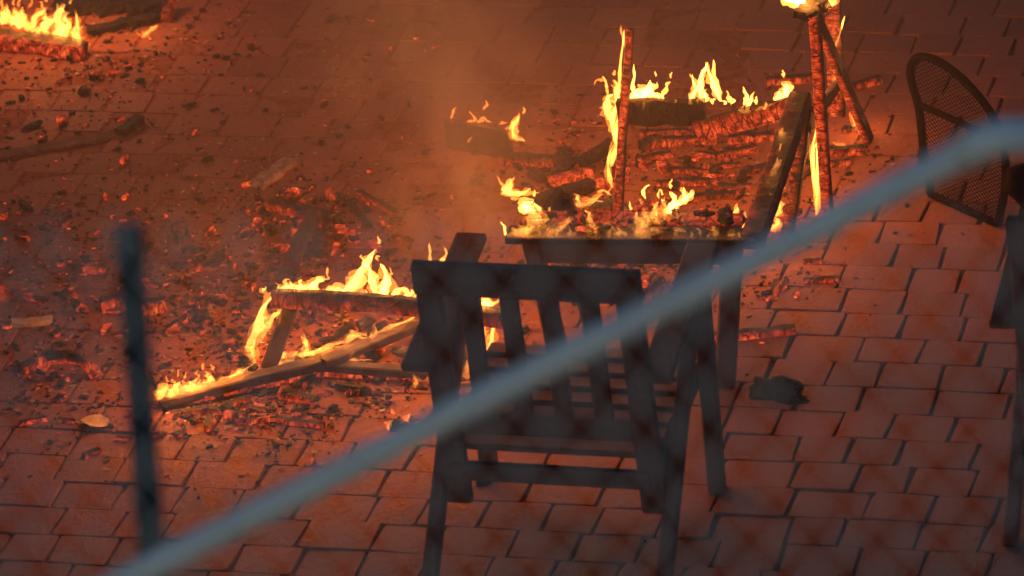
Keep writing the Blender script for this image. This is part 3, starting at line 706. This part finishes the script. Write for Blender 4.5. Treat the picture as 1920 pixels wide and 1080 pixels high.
flame('flame pair on the short red board beside the upright stick', .075, (1105, 385), [([(1085, 389), (1084, 377), (1081, 367)], 6), ([(1088, 387), (1108, 379), (1130, 371)], 7), ([(1120, 360), (1135, 356), (1146, 366)], 4)], light=.5)
flame('pale flames wrapping the upright burning stick', .10, (1152, 345),
      [([(1148, 352), (1139, 312), (1149, 270)], 5), ([(1146, 312), (1155, 272), (1154, 240)], 7), ([(1151, 255), (1149, 222), (1160, 182)], 8), ([(1142, 224), (1137, 196), (1149, 178)], 9), ([(1155, 195), (1162, 150), (1164, 100), (1170, 58)], 4.5), ([(1140, 188), (1137, 160), (1129, 140)], 4), ([(1138, 152), (1121, 147), (1112, 156)], 3, 'fl3'), ([(1155, 200), (1158, 175), (1152, 150)], 7), ([(1134, 205), (1123, 200)], 3, 'fl3'), ([(1172, 90), (1167, 70), (1163, 50)], 3, 'fl3')], light=1.2, lz=.4)
flame('bright flames standing on the burning armchair seat rail', .385, (1300, 188),
      [([(1178, 186), (1200, 178), (1214, 166), (1222, 153)], 11), ([(1190, 182), (1187, 165), (1188, 145), (1190, 124)], 4.5), ([(1203, 182), (1222, 176), (1236, 186)], 9), ([(1206, 190), (1208, 200), (1203, 207)], 3), ([(1240, 182), (1248, 166), (1256, 154)], 8, 'fl3'),
       ([(1292, 190), (1303, 165), (1295, 138)], 5), ([(1314, 186), (1311, 165), (1317, 140), (1325, 118)], 6), ([(1350, 189), (1340, 166), (1331, 146), (1324, 122)], 6), ([(1320, 192), (1323, 172)], 7), ([(1368, 192), (1364, 170)], 5, 'fl3'), ([(1395, 196), (1401, 182), (1392, 168)], 5), ([(1398, 210), (1407, 192), (1413, 172)], 4.5),
       ([(1384, 206), (1398, 210), (1408, 206)], 5), ([(1415, 207), (1436, 201), (1452, 196)], 3.5), ([(1453, 188), (1460, 178), (1458, 168)], 6), ([(1470, 188), (1476, 172), (1469, 154)], 10), ([(1478, 184), (1490, 178), (1500, 183)], 5)] + row(1260, 192, 1450, 196, 9, 14, 4, 4), light=1.6, lz=.48)
flame('bright flame blowing sideways from the top of the burning armchair leg', .66, (1520, 20),
      [([(1532, 17), (1505, 12), (1480, 2), (1460, -4)], 11), ([(1522, 16), (1512, 2), (1500, -14)], 12), ([(1505, 8), (1488, -4), (1476, -16)], 9), ([(1550, 14), (1561, 2), (1566, -12)], 8), ([(1540, 4), (1538, -10), (1545, -26)], 10)], light=3.0, lz=.2)
flame('thin wavering flame running up the left side of the burning armchair leg', .02, (1533, 392),
      [([(1532, 402), (1535, 372), (1524, 330), (1520, 285), (1529, 245), (1523, 212)], 5.5), ([(1530, 402), (1522, 300), (1530, 262)], 3.5), ([(1530, 404), (1530, 300), (1531, 200), (1524, 150), (1521, 112), (1527, 72), (1514, 28)], 4.5), ([(1531, 404), (1532, 230), (1533, 180), (1526, 160)], 3.5), ([(1518, 275), (1512, 262)], 4, 'fl3')], light=1.1, lz=.2)
flame('small flames between the burning armchair legs and back stile', .30, (1572, 152),
      [([(1573, 152), (1566, 128), (1559, 100), (1572, 62), (1580, 28)], 4.5), ([(1573, 152), (1567, 130)], 9), ([(1563, 130), (1556, 122)], 4)], light=.7)
flame('flame creeping up the slanted rear leg of the burning armchair', .02, (1613, 252), [([(1613, 252), (1603, 226), (1598, 206), (1588, 186)], 6), ([(1608, 240), (1600, 232)], 5), ([(1585, 272), (1570, 266), (1558, 262)], 4, 'fl3')], light=.5)
flame('flames at the foot of the leaning charred board', .10, (1430, 425),
      [([(1382, 428), (1378, 405), (1384, 390)], 6), ([(1392, 432), (1400, 424), (1398, 414)], 9), ([(1378, 436), (1390, 430), (1402, 434)], 8), ([(1352, 440), (1356, 422), (1350, 405)], 5), ([(1330, 420), (1340, 414), (1352, 418)], 7), ([(1455, 405), (1460, 390), (1452, 372)], 8), ([(1445, 430), (1458, 420), (1452, 405)], 7), ([(1466, 355), (1470, 345)], 5)], light=.8)
flame('small flames dotting the upper face of the leaning charred board', .44, (1455, 320),
      [([(1468, 258), (1464, 248), (1470, 244)], 6, None, .43), ([(1470, 247), (1482, 246)], 4, None, .43), ([(1448, 332), (1452, 312), (1458, 292)], 7, 'fl3'), ([(1452, 320), (1460, 308), (1462, 296)], 5, 'fl3'), ([(1435, 350), (1442, 340)], 6, 'fl3'), ([(1432, 205), (1436, 196)], 4), ([(1410, 400), (1418, 388)], 6, 'fl3')])
flame('tall flames on the left collapsed chair top rail', .212, (690, 540),
      [([(520, 543), (540, 538), (560, 533)], 5.5), ([(545, 544), (575, 537), (600, 529)], 7), ([(580, 544), (596, 528), (607, 520)], 8), ([(612, 546), (635, 540), (660, 538)], 7), ([(640, 548), (668, 530), (679, 503), (694, 490), (706, 466)], 12), ([(702, 550), (697, 522), (684, 494)], 9), ([(716, 551), (728, 528), (712, 498)], 11), ([(712, 545), (722, 530), (730, 520)], 7), ([(735, 552), (752, 544), (762, 548)], 6), ([(756, 556), (772, 551), (784, 553)], 5), ([(492, 546), (500, 541)], 5)] + row(525, 545, 780, 558, 16, 10, 5.5, 11), light=3.2, lz=.62)
flame('two bright flames wrapping the slanted leg of the collapsed chair', .01, (495, 680),
      [([(476, 684), (469, 652), (489, 612), (494, 578), (516, 553)], 11), ([(488, 642), (506, 602), (527, 580)], 9), ([(511, 682), (519, 650), (527, 612), (528, 572)], 7.5), ([(512, 684), (540, 674), (562, 658)], 9), ([(530, 578), (550, 582), (571, 577)], 3.5), ([(520, 676), (530, 662), (528, 650)], 9)], light=1.6, lz=.3)
flame('low yellow flames along the lower end of the collapsed chair side rail', .045, (380, 728),
      [([(298, 748), (304, 733), (314, 724)], 10), ([(318, 742), (330, 728), (334, 714)], 10), ([(334, 738), (348, 726), (346, 718)], 9), ([(350, 734), (362, 722), (366, 709)], 10), ([(366, 730), (378, 722), (384, 714)], 8), ([(384, 726), (393, 716), (396, 704)], 8), ([(400, 722), (430, 708), (462, 692)], 7), ([(430, 710), (448, 700), (472, 688)], 6)] + row(300, 747, 400, 724, 10, 14, 8, 14), light=2.2, lz=.45)
flame('thin flame line along the upper end of the collapsed chair side rail', .07, (680, 640),
      [([(572, 664), (576, 645), (567, 628)], 6), ([(578, 664), (615, 652), (648, 636)], 7), ([(648, 642), (668, 626), (688, 632)], 8), ([(692, 632), (704, 626), (703, 606)], 5.5), ([(708, 624), (748, 612), (786, 599)], 5.5), ([(560, 666), (575, 664), (590, 660)], 6), ([(640, 672), (668, 671), (700, 674)], 4, None, .045), ([(655, 668), (664, 660)], 4, 'fl3')], light=1.2)
flame('flames seen between the back slats of the unburnt armchair', .03, (860, 670),
      [([(843, 690), (846, 665), (852, 640), (850, 622)], 8), ([(876, 712), (874, 695), (878, 675)], 7), ([(778, 728), (780, 712), (776, 700)], 5), ([(905, 660), (922, 648), (926, 612)], 9, None, .05), ([(900, 650), (905, 625), (912, 612)], 8, None, .05)], light=1.8, lz=.25)
flame('faint flames behind the armrest of the unburnt armchair in the smoke', .21, (830, 500), [([(808, 500), (806, 478), (807, 458)], 4.5, 'fl3'), ([(810, 500), (828, 490), (846, 488)], 6, 'fl3'), ([(900, 580), (912, 572), (930, 578)], 12, 'fl2', .22), ([(896, 582), (915, 566), (928, 568)], 10, 'fl2', .22), ([(820, 500), (838, 478), (832, 468)], 4, 'fl3')], light=.8)
flame('faint small flames on the scorched board in the smoke', .09, (900, 232), [([(846, 222), (850, 210), (855, 200)], 3.5, 'fl3'), ([(876, 228), (890, 222), (880, 205)], 4, 'fl3'), ([(895, 230), (908, 222), (920, 230)], 6, 'fl3'), ([(906, 205), (912, 190)], 4, 'fl3'), ([(958, 262), (962, 240), (974, 222)], 8), ([(962, 258), (972, 258), (984, 263)], 5), ([(878, 268), (888, 255)], 3, 'fl3'), ([(936, 232), (950, 230)], 4, 'fl3')], light=.5)
flame('row of tall flames on the far left burning log', .045, (80, 60),
      [([(5, 44), (12, 30), (8, 18)], 9), ([(22, 46), (32, 30), (28, 16)], 9), ([(45, 48), (44, 32), (40, 22)], 7), ([(62, 52), (66, 34), (82, 22), (84, 14)], 8), ([(80, 56), (88, 40), (84, 26)], 9), ([(112, 66), (112, 42), (114, 22), (126, 14)], 11), ([(122, 68), (128, 46), (120, 30)], 9), ([(138, 76), (144, 52), (147, 24)], 6), ([(150, 84), (146, 66), (152, 50)], 6), ([(70, 62), (72, 72)], 4), ([(52, 16), (60, 6), (62, -8)], 3, 'fl3')] + row(0, 44, 155, 80, 13, 20, 7.5, 21), light=5.0, lz=.42)
flame('small curling flame right of the far left burning log', .02, (280, 62), [([(266, 70), (276, 62), (288, 56), (295, 46)], 5), ([(262, 68), (255, 62)], 3, 'fl3')], light=.25)
flame('small flames on a cinder beside the unburnt armchair left leg', .015, (748, 788), [([(728, 806), (730, 796), (737, 786)], 5), ([(752, 793), (762, 784), (769, 774)], 5), ([(740, 776), (735, 768)], 3.5, 'fl3')], light=.25)
lump('burning_cinder', 746, 800, (.05, .03, .02), 0, 'soot', 'black cinder with two small flames beside the armchair left leg', 'cinder', 12, 2)

# ------------------------------------------------------------------ smoke
sm = bpy.data.materials.new('smoke'); sm.use_nodes = True; nt = sm.node_tree
for x in list(nt.nodes): nt.nodes.remove(x)
def nn_(t, **k):
    x = nt.nodes.new('ShaderNode' + t)
    for a, b in k.items(): setattr(x, a, b)
    return x
def mm(op, a, b=0.0, clamp=False):
    x = nn_('Math', operation=op); x.use_clamp = clamp
    for i, v in enumerate((a, b)):
        if isinstance(v, (int, float)): x.inputs[i].default_value = v
        else: nt.links.new(v, x.inputs[i])
    return x.outputs[0]
tc = nn_('TexCoord'); sp = nn_('SeparateXYZ'); nt.links.new(tc.outputs['Object'], sp.inputs[0])
SH = 2.4
hz = mm('DIVIDE', sp.outputs[2], SH)
rad = mm('ADD', .27, mm('MULTIPLY', hz, .42))
ox = mm('SUBTRACT', sp.outputs[0], mm('MULTIPLY', mm('SINE', mm('MULTIPLY', sp.outputs[2], 4.0)), .035))
rr = mm('DIVIDE', mm('SQRT', mm('ADD', mm('MULTIPLY', ox, ox), mm('MULTIPLY', sp.outputs[1], sp.outputs[1]))), rad)
fall = mm('POWER', mm('SUBTRACT', 1.0, rr, True), 1.2)
nz = nn_('TexNoise'); nz.inputs['Scale'].default_value = 3.4; nz.inputs['Detail'].default_value = 4; nz.inputs['Distortion'].default_value = 1.2
mp = nn_('Mapping'); mp.inputs['Scale'].default_value = (1, 1, .6); nt.links.new(tc.outputs['Object'], mp.inputs[0]); nt.links.new(mp.outputs[0], nz.inputs['Vector'])
den = mm('MULTIPLY', mm('MULTIPLY', fall, mm('SUBTRACT', mm('MULTIPLY', nz.outputs['Fac'], 4.6), 1.75, True)), mm('SUBTRACT', 1.05, mm('MULTIPLY', hz, 1.9), True))
pv = nn_('VolumePrincipled'); pv.inputs['Color'].default_value = (.72, .52, .38, 1); pv.inputs['Anisotropy'].default_value = .2
nt.links.new(mm('MULTIPLY', mm('MULTIPLY', den, 4.0), mm('MULTIPLY', sp.outputs[2], 9.0, True)), pv.inputs['Density'])
so = nn_('OutputMaterial'); nt.links.new(pv.outputs[0], so.inputs['Volume'])
sb = at(845, 490); V, F = [], []; n = 20
for i in range(9):
    z = SH * i / 8; r = .28 + .43 * i / 8
    for k in range(n): a = 6.283 * k / n; V.append((r * math.cos(a) + .035 * math.sin(z * 4), r * math.sin(a), z + .004))
for i in range(8):
    for k in range(n): k1 = (k + 1) % n; F.append((i*n + k, i*n + k1, i*n + n + k1, i*n + n + k))
F.append(tuple(range(n - 1, -1, -1))); F.append(tuple(8*n + k for k in range(n)))
o = link('smoke', mesh('smoke', V, F, sm), None, sb); o.rotation_euler = (0, R(2), 0)
tag(o, 'brown smoke column rising between the collapsed chair and the table', 'smoke', kind='stuff')

vm = bpy.data.materials.new('thin_smoke'); vm.use_nodes = True; vt = vm.node_tree
for x in list(vt.nodes): vt.nodes.remove(x)
pv = vt.nodes.new('ShaderNodeVolumePrincipled'); pv.inputs['Color'].default_value = (.75, .55, .42, 1); pv.inputs['Density'].default_value = .045; pv.inputs['Anisotropy'].default_value = .1
vo = vt.nodes.new('ShaderNodeOutputMaterial'); vt.links.new(pv.outputs[0], vo.inputs['Volume'])
V, F = [], []; n = 28; vc = at(820, 380)
for k, (z, r) in enumerate(((.012, 1.0), (.5, 1.03), (.95, .97), (1.25, .8))):
    for i in range(n): a = 6.283 * i / n; V.append((2.9 * r * math.cos(a), 2.7 * r * math.sin(a), z))
for i in range(3):
    for k in range(n): k1 = (k + 1) % n; F.append((i*n + k, i*n + k1, i*n + n + k1, i*n + n + k))
F.append(tuple(range(n - 1, -1, -1))); F.append(tuple(3*n + k for k in range(n)))
tag(link('smoke', mesh('smoke', V, F, vm), None, (vc.x, vc.y, 0)), 'thin warm smoke hanging low over all the burning furniture', 'smoke', kind='stuff')

# ------------------------------------------------------------------ chain-link fence and stair rail close to the viewer
fd = Vector((math.cos(R(12.5)), -math.sin(R(12.5)), 0)); fn = Vector((fd.y, -fd.x, 0)).normalized()
P0 = C + FW * 4.0
FA, FB = onplane(-250, 452, P0, fn), onplane(2170, 452, P0, fn); top = (FA.z + FB.z) / 2
fe = thing('chain_link_fence', 'blurred galvanised chain-link fence close to the viewer', 'fence', (FA.x, FA.y, 0))
aw, hh = .0246, .0632
def zig(ph):
    P = []; k = 0; z = .06
    z = top - .002; s = ph
    while z > .06:
        P.append(Vector((0, 0, z)) + fd * (aw * (1 if s else 0) * 1.02)); s = not s; z -= hh / 2
    P.insert(0, P[0] + Z * .02 + fd * (-.008 if ph else .008))
    V, F = tube(P, .0017, 4); return mesh('wire', V, F, M['wire'])
zm = [zig(False), zig(True)]
n = int((FB - FA).length / aw)
for i in range(n): link('wire', zm[i % 2], fe, fd * (i * aw))
for xx in (-230, 2150):
    b = onplane(xx, 452, P0, fn); q = Vector((b.x, b.y, 0)) - Vector(fe.location)
    V, F = tube([q, q + Z * (top + .02)], .0165, 12); link('post', mesh('post', V, F, M['postg'], smooth=True), fe)
P1 = C + FW * 6.2
ra = [onplane(265, 1074, P1, fn), onplane(1868, 256, P1, fn), onplane(2300, 252, P1, fn)]
lo = ra[0] + (ra[0] - ra[1]).normalized() * 3.2
cor = ra[1]; a_, b_ = (ra[0] - cor).normalized(), (ra[2] - cor).normalized()
path = [lo, ra[0]] + [cor + a_ * .012 * (1 - t) ** 2 + b_ * .012 * t ** 2 for t in (0, .25, .5, .75, 1)] + [ra[2]]
rl = thing('stair_handrail', 'blurred pale galvanised pipe handrail slanting across the view in front of the fence', 'handrail', (lo.x, lo.y, 0))
V, F = tube([p - Vector(rl.location) for p in path], .0175, 20); link('rail', mesh('rail', V, F, M['galv'], smooth=True), rl)
V, F = tube([p - Vector(rl.location) for p in (cor + a_ * .05, cor + a_ * .01, cor + b_ * .01, cor + b_ * .05)], .0205, 16); link('elbow', mesh('elbow', V, F, M['galv'], smooth=True), rl)
for p in (lo + (ra[0] - lo) * .05, lo + (ra[0] - lo) * .75, ra[2] - b_ * .03):
    q = Vector((p.x, p.y, 0)) - Vector(rl.location)
    V, F = tube([q, q + Z * (p.z - .01)], .0175, 14); link('support_post', mesh('support_post', V, F, M['galv'], smooth=True), rl)
P2 = C + FW * 6.4
pb = onplane(284, 1040, P2, fn); pt = onplane(240, 428, P2, fn)
pdir = (pt - pb) / (pt.z - pb.z); foot = pb - pdir * pb.z
po = thing('dark_post', 'blurred dark green metal post with its cap painted pale as if skylit, standing behind the handrail', 'post', foot)
V, F = tube([Vector((0, 0, 0)), pt - foot - pdir * .03], .0175, 16); link('shaft', mesh('shaft', V, F, M['postg'], smooth=True), po)
V, F = tube([pt - foot - pdir * .03, pt - foot - pdir * .004, pt - foot], [.0195, .0195, .012], 16); link('cap', mesh('cap', V, F, M['cap_skylit'], smooth=True), po)
